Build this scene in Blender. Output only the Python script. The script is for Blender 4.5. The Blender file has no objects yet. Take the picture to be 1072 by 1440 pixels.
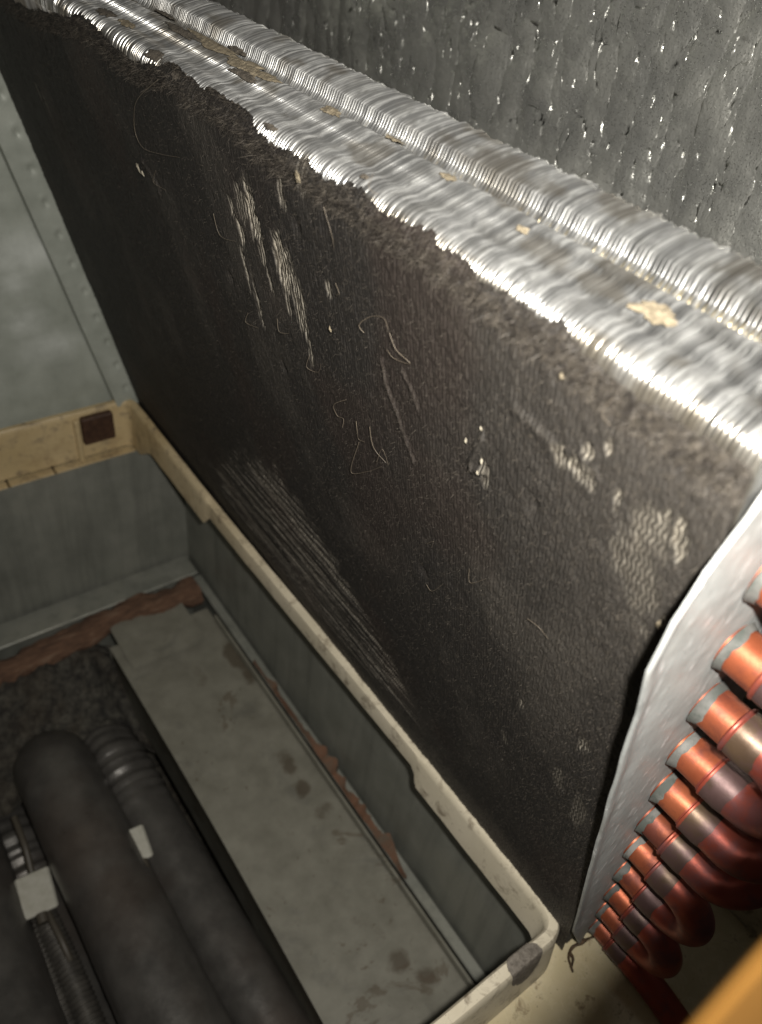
import bpy, math, random
import numpy as np
random.seed(7)
scene = bpy.context.scene
COL = scene.collection
# ------------------------------------------------------------------ camera
CAM = np.array([-0.16505, -0.03773, 0.32730])
ROT = np.array([[0.8078424, 0.4953687, 0.3193752], [-0.5791108, 0.5663125, 0.5864476], [0.1096416, -0.6587109, 0.7443646]])          # columns: right, forward, up
FPX = 1111.04
LEAN, LEN, HGT = 0.2372, 0.4291, 0.2742
from mathutils import Matrix, Vector
cam_data = bpy.data.cameras.new('camera')
cam = bpy.data.objects.new('camera', cam_data)
COL.objects.link(cam)
m = np.eye(4); m[:3, 0] = ROT[:, 0]; m[:3, 1] = ROT[:, 2]; m[:3, 2] = -ROT[:, 1]; m[:3, 3] = CAM
cam.matrix_world = Matrix(m.tolist())
cam_data.sensor_fit = 'HORIZONTAL'; cam_data.sensor_width = 24.0
cam_data.lens = FPX / 1072 * 24.0
cam_data.clip_start = 0.004; cam_data.clip_end = 50
cam_data.dof.use_dof = True
cam_data.dof.focus_distance = 0.238
cam_data.dof.aperture_fstop = 13.5
scene.camera = cam
# ------------------------------------------------------------------ light: the phone's torch beside its lens, in a dark cabinet
world = bpy.data.worlds.new('World'); scene.world = world; world.use_nodes = True
bg = world.node_tree.nodes['Background']
bg.inputs[0].default_value = (1.0, 0.92, 0.80, 1); bg.inputs[1].default_value = 0.022
torch = bpy.data.lights.new('torch', 'SPOT')
torch.energy = 6.2; torch.color = (1.0, 0.965, 0.90); torch.shadow_soft_size = 0.0035
torch.spot_size = math.radians(145); torch.spot_blend = 1.0
torch_ob = bpy.data.objects.new('torch', torch); COL.objects.link(torch_ob)
TP = CAM + ROT @ np.array([0.016, -0.006, 0.009])
torch_ob.location = TP.tolist()
aim = ROT @ np.array([0.06, 1.0, -0.03])
torch_ob.rotation_euler = Vector(aim.tolist()).to_track_quat('-Z', 'Y').to_euler()
vs = scene.view_settings
vs.view_transform = 'Standard'; vs.look = 'None'; vs.exposure = 0.0; vs.gamma = 1.0

# ------------------------------------------------------------------ geometry helpers
SV = np.array([-math.sin(LEAN), 0, math.cos(LEAN)])     # up the slope of the coil
NV = np.array([math.cos(LEAN), 0, math.sin(LEAN)])      # through its thickness
YV = np.array([0, 1.0, 0])
def W(s, y, t):
    s, y, t = np.broadcast_arrays(np.asarray(s, float), np.asarray(y, float), np.asarray(t, float))
    return s[..., None] * SV + y[..., None] * YV + t[..., None] * NV
def ray(x, y):
    return ROT @ np.array([(x - 536) / FPX, 1.0, -(y - 720) / FPX])
def hit(x, y, o, n):
    d = ray(x, y); o = np.asarray(o, float); n = np.asarray(n, float)
    return CAM + ((o - CAM) @ n) / (d @ n) * d
def on_z(x, y, z): return hit(x, y, (0, 0, z), (0, 0, 1))
def on_x(x, y, X): return hit(x, y, (X, 0, 0), (1, 0, 0))
def on_y(x, y, Y): return hit(x, y, (0, Y, 0), (0, 1, 0))
def on_face(x, y, t=0.0):
    q = hit(x, y, NV * t, NV); return q @ SV, q[1]
def on_top(x, y, s=None):
    s = HGT if s is None else s
    q = hit(x, y, SV * s, SV); return q[1], q @ NV

def _hash(ix, iy, seed):
    h = (ix.astype(np.int64) * 374761393 + iy.astype(np.int64) * 668265263 + seed * 974634777) & 0xffffffff
    h = ((h ^ (h >> 13)) * 1274126177) & 0xffffffff
    return ((h ^ (h >> 16)) & 0xffff) / 65535.0
def vnoise(x, y, seed=0):
    x = np.asarray(x, float); y = np.asarray(y, float)
    x, y = np.broadcast_arrays(x, y)
    x0 = np.floor(x); y0 = np.floor(y); fx = x - x0; fy = y - y0
    fx = fx * fx * (3 - 2 * fx); fy = fy * fy * (3 - 2 * fy)
    a = _hash(x0, y0, seed); b = _hash(x0 + 1, y0, seed); c = _hash(x0, y0 + 1, seed); d = _hash(x0 + 1, y0 + 1, seed)
    return (a * (1 - fx) + b * fx) * (1 - fy) + (c * (1 - fx) + d * fx) * fy
def fbm(x, y, seed=0, octv=4):
    r = 0; amp = 0.5; f = 1.0; tot = 0
    for k in range(octv):
        r = r + amp * vnoise(np.asarray(x) * f, np.asarray(y) * f, seed + k * 17); tot += amp; amp *= .5; f *= 2.03
    return r / tot
def sstep(a, b, x):
    t = np.clip((np.asarray(x, float) - a) / (b - a), 0, 1); return t * t * (3 - 2 * t)

def mesh_obj(name, V, Fc, mat=None, parent=None, smooth=True):
    me = bpy.data.meshes.new(name)
    V = np.asarray(V, float).reshape(-1, 3)
    if isinstance(Fc, np.ndarray):
        k = Fc.shape[1]; n = len(Fc)
        me.vertices.add(len(V)); me.vertices.foreach_set('co', V.ravel())
        me.loops.add(n * k); me.loops.foreach_set('vertex_index', Fc.ravel().astype(np.int32))
        me.polygons.add(n); me.polygons.foreach_set('loop_start', np.arange(0, n * k, k, dtype=np.int32))
        me.update(calc_edges=True); me.validate()
    else:
        me.from_pydata(V.tolist(), [], Fc); me.update()
    if smooth:
        me.polygons.foreach_set('use_smooth', np.ones(len(me.polygons), bool))
    if mat is not None: me.materials.append(mat)
    o = bpy.data.objects.new(name, me); COL.objects.link(o)
    if parent is not None: o.parent = parent
    return o
def grid_faces(nu, nv, off=0, wrap_v=False):
    i = np.arange(nu - 1)[:, None]; j = np.arange(nv if wrap_v else nv - 1)[None, :]
    j2 = (j + 1) % nv
    a = i * nv + j; b = i * nv + j2; c = (i + 1) * nv + j2; d = (i + 1) * nv + j
    return np.stack([a, b, c, d], -1).reshape(-1, 4) + off
class MB:
    def __init__(s): s.v = []; s.f = []; s.n = 0
    def add(s, V, Fc):
        V = np.asarray(V, float).reshape(-1, 3); s.v.append(V)
        s.f += [[int(i) + s.n for i in f] for f in Fc]; s.n += len(V)
    def grid(s, V, wrap=False):
        V = np.asarray(V, float); nu, nv = V.shape[:2]
        s.add(V.reshape(-1, 3), grid_faces(nu, nv, 0, wrap).tolist())
    def tube(s, path, rad, seg=14, cap=True):
        V = tube_verts(path, rad, seg); s.grid(V, True)
        if cap:
            for e in (0, -1):
                s.add(V[e], [list(range(seg))])
    def box(s, lo, hi, fr=None, bev=0.0):
        lo = np.array(lo, float); hi = np.array(hi, float)
        if bev <= 0:
            c = np.array([[x, y, z] for x in (lo[0], hi[0]) for y in (lo[1], hi[1]) for z in (lo[2], hi[2])])
            fc = [[0, 1, 3, 2], [4, 6, 7, 5], [0, 4, 5, 1], [2, 3, 7, 6], [0, 2, 6, 4], [1, 5, 7, 3]]
        else:
            b = min(bev, *(0.45 * (hi - lo)))
            c = []
            for ax in range(3):
                for sgn in (0, 1):
                    o1, o2 = [k for k in range(3) if k != ax]
                    for u, v in ((0, 0), (1, 0), (1, 1), (0, 1)):
                        p = np.zeros(3); p[ax] = (lo, hi)[sgn][ax]
                        p[o1] = lo[o1] + b if u == 0 else hi[o1] - b
                        p[o2] = lo[o2] + b if v == 0 else hi[o2] - b
                        c.append(p)
            c = np.array(c)
            import itertools
            fc = [list(range(k * 4, k * 4 + 4)) for k in range(6)]
            def vid(ax, sg, bits):
                o1, o2 = [k for k in range(3) if k != ax]
                u, v = bits[o1], bits[o2]
                return (ax * 2 + sg) * 4 + [(0, 0), (1, 0), (1, 1), (0, 1)].index((u, v))
            for a1, a2 in ((0, 1), (0, 2), (1, 2)):
                a3 = 3 - a1 - a2
                for s1 in (0, 1):
                    for s2 in (0, 1):
                        B0 = {a1: s1, a2: s2, a3: 0}; B1 = {a1: s1, a2: s2, a3: 1}
                        fc.append([vid(a1, s1, B0), vid(a1, s1, B1), vid(a2, s2, B1), vid(a2, s2, B0)])
            for bits in itertools.product((0, 1), repeat=3):
                fc.append([vid(ax, bits[ax], bits) for ax in range(3)])
        if fr is not None: c = fr(c)
        s.add(c, fc)
    def build(s, name, mat, parent=None, smooth=False, autosmooth=None):
        V = np.concatenate(s.v)
        o = mesh_obj(name, V, s.f, mat, parent, smooth)
        import bmesh
        bm = bmesh.new(); bm.from_mesh(o.data); bmesh.ops.recalc_face_normals(bm, faces=bm.faces); bm.to_mesh(o.data); bm.free()
        if autosmooth is not None:
            o.data.polygons.foreach_set('use_smooth', np.ones(len(o.data.polygons), bool))
            o.data.set_sharp_from_angle(angle=math.radians(autosmooth))
        return o
def tube_verts(path, rad, seg=14):
    P = np.asarray(path, float); n = len(P)
    R_ = np.broadcast_to(np.asarray(rad, float), (n,))
    T = np.gradient(P, axis=0); T /= np.linalg.norm(T, axis=1)[:, None] + 1e-12
    u = np.cross(T[0], [0.3, 0.2, 0.93]); u /= np.linalg.norm(u)
    out = np.zeros((n, seg, 3)); ang = np.linspace(0, 2 * np.pi, seg, endpoint=False)
    for i in range(n):
        u = u - (u @ T[i]) * T[i]; u /= np.linalg.norm(u); v = np.cross(T[i], u)
        out[i] = P[i] + R_[i] * (np.cos(ang)[:, None] * u + np.sin(ang)[:, None] * v)
    return out
def spline(pts, n=60):
    P = np.asarray(pts, float); k = len(P)
    t = np.linspace(0, k - 1, n); i = np.clip(np.floor(t).astype(int), 0, k - 2); f = (t - i)[:, None]
    p0 = P[np.clip(i - 1, 0, k - 1)]; p1 = P[i]; p2 = P[i + 1]; p3 = P[np.clip(i + 2, 0, k - 1)]
    return .5 * (2 * p1 + (p2 - p0) * f + (2 * p0 - 5 * p1 + 4 * p2 - p3) * f ** 2 + (-p0 + 3 * p1 - 3 * p2 + p3) * f ** 3)
def empty(name, loc=(0, 0, 0)):
    o = bpy.data.objects.new(name, None); COL.objects.link(o); o.location = loc; o.empty_display_size = .01
    return o
def tag(o, label=None, cat=None, group=None, kind=None):
    if label: o['label'] = label
    if cat: o['category'] = cat
    if group: o['group'] = group
    if kind: o['kind'] = kind
    return o
def adopt(root):      # parts were built in world space: keep them there under a root that is not at the origin
    bpy.context.view_layer.update()
    inv = root.matrix_world.inverted()
    for c in COL.objects:
        if c.parent == root: c.matrix_parent_inverse = inv

# ------------------------------------------------------------------ materials
class NT:
    def __init__(s, name):
        s.m = bpy.data.materials.new(name); s.m.use_nodes = True; s.t = s.m.node_tree
        s.b = s.t.nodes['Principled BSDF']
        s.tc = s.t.nodes.new('ShaderNodeTexCoord')
    def n(s, kind, **kw):
        nd = s.t.nodes.new(kind)
        for k, v in kw.items():
            if k.startswith('i_'):
                nd.inputs[k[2:].replace('_', ' ')].default_value = v
            else: setattr(nd, k, v)
        return nd
    def l(s, a, b): s.t.links.new(a, b)
    def noise(s, scale, detail=4, rough=.6, coord=None, dist=0.0):
        nd = s.n('ShaderNodeTexNoise'); nd.inputs['Scale'].default_value = scale
        nd.inputs['Detail'].default_value = detail; nd.inputs['Roughness'].default_value = rough
        nd.inputs['Distortion'].default_value = dist
        s.l(coord or s.tc.outputs['Object'], nd.inputs['Vector']); return nd.outputs['Fac']
    def mapping(s, sc, rot=(0, 0, 0)):
        mp = s.n('ShaderNodeMapping'); mp.inputs['Scale'].default_value = sc; mp.inputs['Rotation'].default_value = rot
        s.l(s.tc.outputs['Object'], mp.inputs['Vector']); return mp.outputs['Vector']
    def ramp(s, fac, stops):
        r = s.n('ShaderNodeValToRGB'); e = r.color_ramp.elements
        while len(e) < len(stops): e.new(0.5)
        for k, (p, c) in enumerate(stops):
            e[k].position = p; e[k].color = (*(c if isinstance(c, tuple) else (c, c, c)), 1)
        s.l(fac, r.inputs['Fac']); return r.outputs['Color']
    def mix(s, fac, a, b, mode='MIX'):
        x = s.n('ShaderNodeMix', data_type='RGBA', blend_type=mode)
        for sock, v in ((x.inputs[0], fac), (x.inputs[6], a), (x.inputs[7], b)):
            if hasattr(v, 'is_linked') or hasattr(v, 'node'): s.l(v, sock)
            else: sock.default_value = (*v, 1) if isinstance(v, tuple) else v
        return x.outputs[2]
    def math(s, op, a, b=0.0):
        x = s.n('ShaderNodeMath', operation=op)
        for k, v in enumerate((a, b)):
            if hasattr(v, 'node'): s.l(v, x.inputs[k])
            else: x.inputs[k].default_value = v
        return x.outputs[0]
    def attr(s, name):
        return s.n('ShaderNodeAttribute', attribute_name=name).outputs['Fac']
    def bump(s, h, strength=.3, dist=.001, prev=None):
        b = s.n('ShaderNodeBump'); b.inputs['Strength'].default_value = strength; b.inputs['Distance'].default_value = dist
        s.l(h, b.inputs['Height'])
        if prev is not None: s.l(prev, b.inputs['Normal'])
        return b.outputs['Normal']
    def out(s, color=None, rough=None, metal=None, normal=None, spec=None):
        for nm, v in (('Base Color', color), ('Roughness', rough), ('Metallic', metal), ('Normal', normal), ('Specular IOR Level', spec)):
            if v is None: continue
            if hasattr(v, 'node'): s.l(v, s.b.inputs[nm])
            else: s.b.inputs[nm].default_value = (*v, 1) if isinstance(v, tuple) else v
        return s.m

def mat_galv(name, c0, c1, stain, rough=.5, metal=.35, sc=1.0, streak=.5):
    q = NT(name)
    a = q.noise(70 * sc, 5, .6); b = q.noise(14 * sc, 3, .55); f = q.noise(900 * sc, 3, .6)
    col = q.ramp(a, [(.3, c0), (.7, c1)])
    col = q.mix(q.ramp(b, [(.56, 0.0), (.66, .75)]), col, stain)
    col = q.mix(q.ramp(f, [(.4, 0.0), (.75, .35)]), col, c0)
    vs_ = q.noise(1, 4, .65, q.mapping((90, 90, 7)))
    col = q.mix(q.math('MULTIPLY', q.attr('smudge'), q.ramp(a, [(.3, .45), (.7, .95)])), col, (.62, .64, .60))
    col = q.mix(q.ramp(vs_, [(.48, 0.0), (.72, streak)]), col, tuple(k * .55 for k in c0))
    r = q.ramp(a, [(.3, rough - .12), (.7, rough + .15)])
    nb = q.bump(f, .12, .0004, q.bump(b, .25, .002))
    return q.out(col, r, metal, nb)
M = {}
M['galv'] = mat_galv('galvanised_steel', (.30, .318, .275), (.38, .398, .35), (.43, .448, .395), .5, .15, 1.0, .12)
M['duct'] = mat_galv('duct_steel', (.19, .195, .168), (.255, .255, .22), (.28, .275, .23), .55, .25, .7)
q = NT('tube_sheet_steel')
a = q.noise(160, 5, .65); b = q.noise(30, 3, .6); sc_ = q.noise(1, 3, .6, q.mapping((420, 420, 110), (0, .55, 0)))
col = q.ramp(a, [(.3, (.31, .32, .31)), (.7, (.44, .45, .435))])
col = q.mix(q.ramp(sc_, [(.60, 0.0), (.66, .8)]), col, (.66, .66, .65))
col = q.mix(q.ramp(b, [(.55, 0.0), (.7, .5)]), col, (.24, .22, .19))
M['plate'] = q.out(col, q.ramp(a, [(.3, .45), (.7, .62)]), .0, q.bump(a, .2, .0006, q.bump(sc_, .35, .0005)), .25)

q = NT('shelf_steel')
a = q.noise(60, 6, .65); b = q.noise(22, 5, .65, dist=.6); f = q.noise(260, 4, .6)
col = q.ramp(a, [(.3, (.168, .160, .128)), (.7, (.232, .222, .18))])
st = q.noise(13, 6, .72, dist=1.0)
col = q.mix(q.ramp(b, [(.56, 0.0), (.66, .6)]), col, (.13, .125, .105))
sa_ = q.math('MULTIPLY', q.attr('stain'), 1.0)
col = q.mix(q.ramp(q.math('ADD', sa_, q.math('MULTIPLY', a, .9)), [(.66, 0.0), (.82, .8)]), col, (.075, .058, .038))
col = q.mix(q.ramp(st, [(.61, 0.0), (.64, .6), (.70, .4)]), col, (.085, .06, .035))
col = q.mix(q.ramp(f, [(.66, 0.0), (.74, .8)]), col, (.08, .06, .035))
M['shelf'] = q.out(col, q.ramp(a, [(.3, .4), (.7, .6)]), .1, q.bump(f, .25, .0005))

def mat_plastic(name, c0, c1, dirt, dl=.58, rough=.38):
    q = NT(name)
    a = q.noise(30, 4, .6); b = q.noise(120, 6, .7, dist=.4); f = q.noise(700, 3, .6)
    col = q.ramp(a, [(.3, c0), (.7, c1)])
    col = q.mix(q.ramp(b, [(dl, 0.0), (dl + .10, .85)]), col, dirt)
    col = q.mix(q.ramp(f, [(.66, 0.0), (.74, .7)]), col, (.06, .04, .02))
    m_ = q.out(col, q.ramp(b, [(.4, rough), (.7, rough + .3)]), 0.0, q.bump(b, .2, .0005))
    q.b.inputs['Subsurface Weight'].default_value = .08
    q.b.inputs['Subsurface Radius'].default_value = (.004, .0025, .0012)
    q.b.inputs['Subsurface Scale'].default_value = .6
    return m_
def mat_pan():
    q = NT('cream_plastic')
    sp = q.n('ShaderNodeSeparateXYZ'); geo = q.n('ShaderNodeNewGeometry'); q.l(geo.outputs['Position'], sp.inputs[0])
    mr = q.n('ShaderNodeMapRange'); mr.inputs[1].default_value = .22; mr.inputs[2].default_value = .42
    q.l(q.math('ADD', sp.outputs[1], q.math('MULTIPLY', q.noise(25, 3), .06)), mr.inputs[0]); aged = mr.outputs[0]
    a = q.noise(30, 4, .6); b = q.noise(120, 6, .7, dist=.4); f = q.noise(700, 3, .6); d = q.noise(55, 5, .7)
    col = q.mix(aged, q.ramp(a, [(.3, (.50, .445, .33)), (.7, (.59, .53, .41))]), q.ramp(a, [(.3, (.43, .325, .17)), (.7, (.52, .405, .23))]))
    col = q.mix(q.ramp(b, [(.53, 0.0), (.68, .8)]), col, (.15, .115, .075))
    col = q.mix(q.math('MULTIPLY', aged, q.ramp(d, [(.52, 0.0), (.70, .40)])), col, (.17, .095, .04))
    col = q.mix(q.ramp(f, [(.66, 0.0), (.74, .7)]), col, (.06, .04, .02))
    return q.out(col, q.ramp(b, [(.4, .38), (.7, .65)]), 0.0, q.bump(b, .25, .0006))
M['pan'] = mat_pan()
M['pan_wet'] = mat_plastic('wet_cream_plastic', (.52, .44, .27), (.64, .56, .38), (.13, .075, .03), .60, .14)
q = NT('clip_rust'); a = q.noise(300, 5, .7)
M['clip'] = q.out(q.ramp(a, [(.35, (.035, .016, .009)), (.7, (.09, .045, .025))]), .6, .2, q.bump(a, .5, .001))

# aluminium fins
q = NT('aluminium_fins')
a = q.noise(160, 4, .6); b = q.noise(28, 4, .6); tone = q.attr('tone')
col = q.ramp(tone, [(.0, (.26, .26, .255)), (.5, (.50, .50, .49)), (1.0, (.74, .74, .72))])
col = q.mix(q.ramp(a, [(.45, 0.0), (.75, .4)]), col, (.33, .32, .29))
col = q.mix(q.attr('dirt'), col, (.17, .145, .105))
M['fin'] = q.out(col, .30, .80, None)
q = NT('brass_coloured_collars'); a = q.noise(200, 3)
M['gold'] = q.out(q.ramp(a, [(.3, (.24, .205, .13)), (.7, (.34, .295, .20))]), .36, .75)
q = NT('fin_core'); a = q.noise(400, 3)
M['core'] = q.out(q.ramp(a, [(.3, (.05, .05, .05)), (.7, (.12, .12, .115))]), .6, .3)

# copper
def mat_copper(name, c0, c1, dark, dl, rough=.3, metal=.75):
    q = NT(name)
    a = q.noise(110, 5, .65); b = q.noise(45, 3, .6); f = q.noise(1200, 2)
    col = q.ramp(b, [(.3, c0), (.7, c1)])
    rnd = q.n('ShaderNodeObjectInfo').outputs['Random']
    col = q.mix(q.math('MULTIPLY', rnd, .45), col, tuple(k * .55 + .02 for k in c0))
    col = q.mix(q.ramp(q.math('ADD', a, q.math('MULTIPLY', rnd, .10)), [(dl, 0.0), (dl + .16, .9)]), col, dark)
    return q.out(col, q.ramp(a, [(.3, rough), (.75, rough + .28)]), metal, q.bump(f, .08, .0003, q.bump(a, .15, .0006)))
M['copper'] = mat_copper('copper', (.31, .072, .032), (.40, .115, .050), (.15, .045, .032), .50, .33, .62)
M['copper_red'] = mat_copper('heat_reddened_copper', (.25, .043, .028), (.34, .080, .044), (.16, .060, .058), .50, .34, .58)
M['braze'] = mat_copper('brazed_copper', (.065, .040, .027), (.14, .090, .052), (.10, .058, .056), .44, .34, .55)
M['oxide'] = mat_copper('green_grey_oxide', (.075, .072, .066), (.20, .195, .18), (.05, .058, .05), .46, .6, .1)

# dust mat
q = NT('matted_dust')
uv = q.n('ShaderNodeUVMap', uv_map='face').outputs['UV']
sep = q.n('ShaderNodeSeparateXYZ'); q.l(uv, sep.inputs[0])
ys, ss = sep.outputs[0], sep.outputs[1]          # metres along and up the face
bare = q.attr('bare'); dust_and_light = q.attr('dust_and_light'); red = q.attr('ruddy')
g1 = q.noise(900, 4, .7); g2 = q.noise(260, 4, .65); g3 = q.noise(3200, 2, .6); big = q.noise(22, 3, .6)
col = q.ramp(g2, [(.25, (.0066, .0058, .0053)), (.75, (.0155, .0138, .0123))])
col = q.mix(q.ramp(g1, [(.55, 0.0), (.80, .55)]), col, (.062, .053, .043))
g4 = q.noise(1700, 3, .75)
col = q.mix(q.ramp(g4, [(.54, 0.0), (.66, .75)]), col, (.048, .041, .034))
col = q.mix(q.ramp(g4, [(.36, .8), (.45, 0.0)]), col, (.008, .0065, .0055))
col = q.mix(q.math('MULTIPLY', dust_and_light, .55), col, (.130, .115, .095))
col = q.mix(q.math('MULTIPLY', red, .15), col, (.05, .022, .013))
mrw = q.n('ShaderNodeMapRange'); q.l(ys, mrw.inputs[0]); mrw.inputs[1].default_value = .02; mrw.inputs[2].default_value = .05; mrw.inputs[3].default_value = 1.3; mrw.inputs[4].default_value = .12
wob = q.math('MULTIPLY', q.math('SINE', q.math('MULTIPLY', ss, 2 * math.pi / .0040)), mrw.outputs[0])
ph = q.math('ADD', q.math('MULTIPLY', ys, 2 * math.pi / .00115), wob)
wave = q.math('ADD', q.math('MULTIPLY', q.math('SINE', ph), .5), .5)
fincol = q.mix(q.math('POWER', wave, 1.3), (.05, .044, .036), (.50, .455, .37))
fincol = q.mix(q.ramp(g2, [(.35, 0.0), (.7, .6)]), fincol, (.17, .145, .11))
bm_ = q.math('MULTIPLY', bare, q.ramp(g1, [(.22, .45), (.5, 1.0)]))
col = q.mix(q.math('MULTIPLY', wave, .30), col, (.034, .030, .026))
col = q.mix(bm_, col, fincol)
h = q.math('ADD', q.math('MULTIPLY', g1, .6), q.math('MULTIPLY', g3, .4))
nb = q.bump(h, .55, .0012)
nb = q.bump(q.math('MULTIPLY', wave, q.math('ADD', bare, .12)), .7, .0010, nb)
M['mat'] = q.out(col, q.ramp(bare, [(0.0, .62), (1.0, .42)]), 0.0, nb, .35)
q = NT('lint_fibre'); a = q.noise(500, 2)
M['fuzz'] = q.out(q.ramp(a, [(.35, (.022, .018, .015)), (.7, (.11, .094, .074))]), .6)
q = NT('pale_hair'); M['hair'] = q.out((.16, .13, .095), .45)
q = NT('tan_lint'); a = q.noise(600, 4, .7)
M['tuft'] = q.out(q.ramp(a, [(.3, (.10, .08, .05)), (.7, (.30, .25, .17))]), .9, 0.0, q.bump(a, .8, .001))
q = NT('dark_lint'); a = q.noise(600, 4, .7)
M['tuft_dark'] = q.out(q.ramp(a, [(.3, (.04, .033, .024)), (.7, (.13, .11, .085))]), .9, 0.0, q.bump(a, .8, .001))
q = NT('pale_fleck'); a = q.noise(800, 3)
M['fleck'] = q.out(q.ramp(a, [(.3, (.22, .195, .145)), (.7, (.42, .38, .30))]), .7, 0.0, q.bump(a, .6, .0006))

# foil
q = NT('foil_facing')
a = q.noise(1300, 2, .7); b = q.noise(300, 3, .6); c = q.noise(50, 3, .6)
fine = q.noise(1, 3, .65, q.mapping((700, 900, 260)))
col = q.ramp(c, [(.35, (.48, .48, .447)), (.7, (.66, .655, .60))])
nb = q.bump(b, .45, .0011); nb = q.bump(fine, .45, .0005, nb); nb = q.bump(q.ramp(a, [(.60, 0.0), (.70, 1.0)]), .9, .0005, nb)
M['foil'] = q.out(col, q.ramp(c, [(.3, .20), (.7, .38)]), .72, nb)
q = NT('foil_covered_thread'); a = q.noise(900, 2)
M['thread'] = q.out(q.ramp(a, [(.3, (.55, .55, .52)), (.7, (.85, .84, .80))]), .30, .40)

# heat exchanger & others
q = NT('sooty_steel'); a = q.noise(60, 5, .65); f = q.noise(500, 4, .7); b = q.noise(9, 3)
col = q.ramp(a, [(.3, (.078, .073, .067)), (.75, (.13, .122, .11))])
col = q.mix(q.ramp(b, [(.52, 0.0), (.75, .5)]), col, (.11, .075, .055))
col = q.mix(q.ramp(f, [(.60, 0.0), (.78, .6)]), col, (.19, .18, .155))
M['soot'] = q.out(col, q.ramp(a, [(.3, .27), (.75, .46)]), .4, q.bump(f, .25, .0006))
q = NT('dark_rubble'); a = q.noise(140, 6, .7); b = q.noise(30, 3)
M['rubble'] = q.out(q.mix(q.ramp(b, [(.45, 0.0), (.7, .5)]), q.ramp(a, [(.4, (.022, .02, .017)), (.75, (.13, .12, .095))]), (.05, .035, .02)), .9, 0.0, q.bump(a, 1.0, .004))
q = NT('red_brown_fibre'); a = q.noise(1, 5, .7, q.mapping((60, 260, 260))); b = q.noise(40, 3)
M['fibre'] = q.out(q.ramp(a, [(.3, (.07, .038, .024)), (.55, (.145, .078, .046)), (.8, (.25, .175, .12))]), .95, 0.0, q.bump(a, 1.0, .003))
q = NT('rust'); a = q.noise(120, 6, .7); b = q.noise(600, 3)
M['rust'] = q.out(q.ramp(a, [(.38, (.10, .075, .052)), (.62, (.15, .07, .038)), (.8, (.14, .115, .085))]), .9, 0.0, q.bump(b, .5, .001))
q = NT('white_ceramic'); a = q.noise(200, 4)
M['ceramic'] = q.out(q.ramp(a, [(.3, (.40, .385, .32)), (.7, (.50, .485, .42))]), .7, 0.0, q.bump(a, .2, .0006))
q = NT('conduit_steel'); a = q.noise(150, 4)
M['conduit'] = q.out(q.ramp(a, [(.3, (.06, .055, .048)), (.7, (.12, .11, .095))]), .5, .4)
q = NT('wire_jacket'); M['wire'] = q.out((.07, .06, .045), .5)
q = NT('tan_paint'); a = q.noise(40, 3)
M['tan'] = q.out(q.ramp(a, [(.3, (.028, .0128, .0020)), (.7, (.033, .0152, .0025))]), .9, 0.0, None, .04)
q = NT('dark_foam'); a = q.noise(300, 4)
M['foam'] = q.out(q.ramp(a, [(.3, (.022, .014, .012)), (.7, (.04, .027, .022))]), .9, 0.0, q.bump(a, .6, .001))
q = NT('grey_smear'); a = q.noise(500, 5, .7)
M['smear'] = q.out(q.ramp(a, [(.3, (.07, .058, .045)), (.7, (.20, .175, .145))]), .7, 0.0, q.bump(a, .7, .0008))
q = NT('debris_brown'); a = q.noise(400, 4)
M['debris'] = q.out(q.ramp(a, [(.3, (.025, .014, .006)), (.7, (.10, .06, .03))]), .8, 0.0, q.bump(a, .6, .001))

# ================================================================== the setting: the metal duct under the pan
DX, DY, DZ = 0.0235, 0.4165, -0.156         # right wall, far wall, ledge level
def sheet(name, origin, u, v, nu, nv, mat, amp=0.0, sc=20, seed=3, thick=0.0012, kind='structure'):
    origin, u, v = (np.array(k, float) for k in (origin, u, v)); n = np.cross(u, v); n /= np.linalg.norm(n)
    a = np.linspace(0, 1, nu)[:, None]; b = np.linspace(0, 1, nv)[None, :]
    lu, lv = np.linalg.norm(u), np.linalg.norm(v)
    d = amp * (fbm(a * lu * sc, b * lv * sc, seed, 3) - .5)
    V = origin + a[..., None] * u + b[..., None] * v + d[..., None] * n
    B = origin + a[..., None] * u + b[..., None] * v - thick * n + 0 * V
    mb = MB(); mb.grid(V); mb.grid(B)
    rim = [(i, 0) for i in range(nu)] + [(nu - 1, j) for j in range(1, nv)] + [(i, nv - 1) for i in range(nu - 2, -1, -1)] + [(0, j) for j in range(nv - 2, -1, -1)]
    ring = np.array([[V[i, j], B[i, j]] for i, j in rim]); mb.grid(ring)
    o = mb.build(name, mat, None, autosmooth=40)
    if kind: o['kind'] = kind
    return o
sheet('ground', (-.9, -.7, -.33), (1.6, 0, 0), (0, 1.6, 0), 60, 60, M['rubble'], .02, 40, 11)
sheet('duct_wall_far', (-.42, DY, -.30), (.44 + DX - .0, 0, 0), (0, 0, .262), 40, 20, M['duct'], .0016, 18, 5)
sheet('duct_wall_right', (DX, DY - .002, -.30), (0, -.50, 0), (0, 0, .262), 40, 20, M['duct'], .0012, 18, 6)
# ledge under the far wall and under the right wall
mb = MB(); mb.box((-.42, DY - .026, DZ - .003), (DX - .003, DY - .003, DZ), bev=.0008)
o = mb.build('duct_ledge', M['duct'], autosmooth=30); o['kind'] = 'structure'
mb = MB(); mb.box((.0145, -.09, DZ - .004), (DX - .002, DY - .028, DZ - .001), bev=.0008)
o = mb.build('duct_ledge', M['duct'], autosmooth=30); o['kind'] = 'structure'

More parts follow.
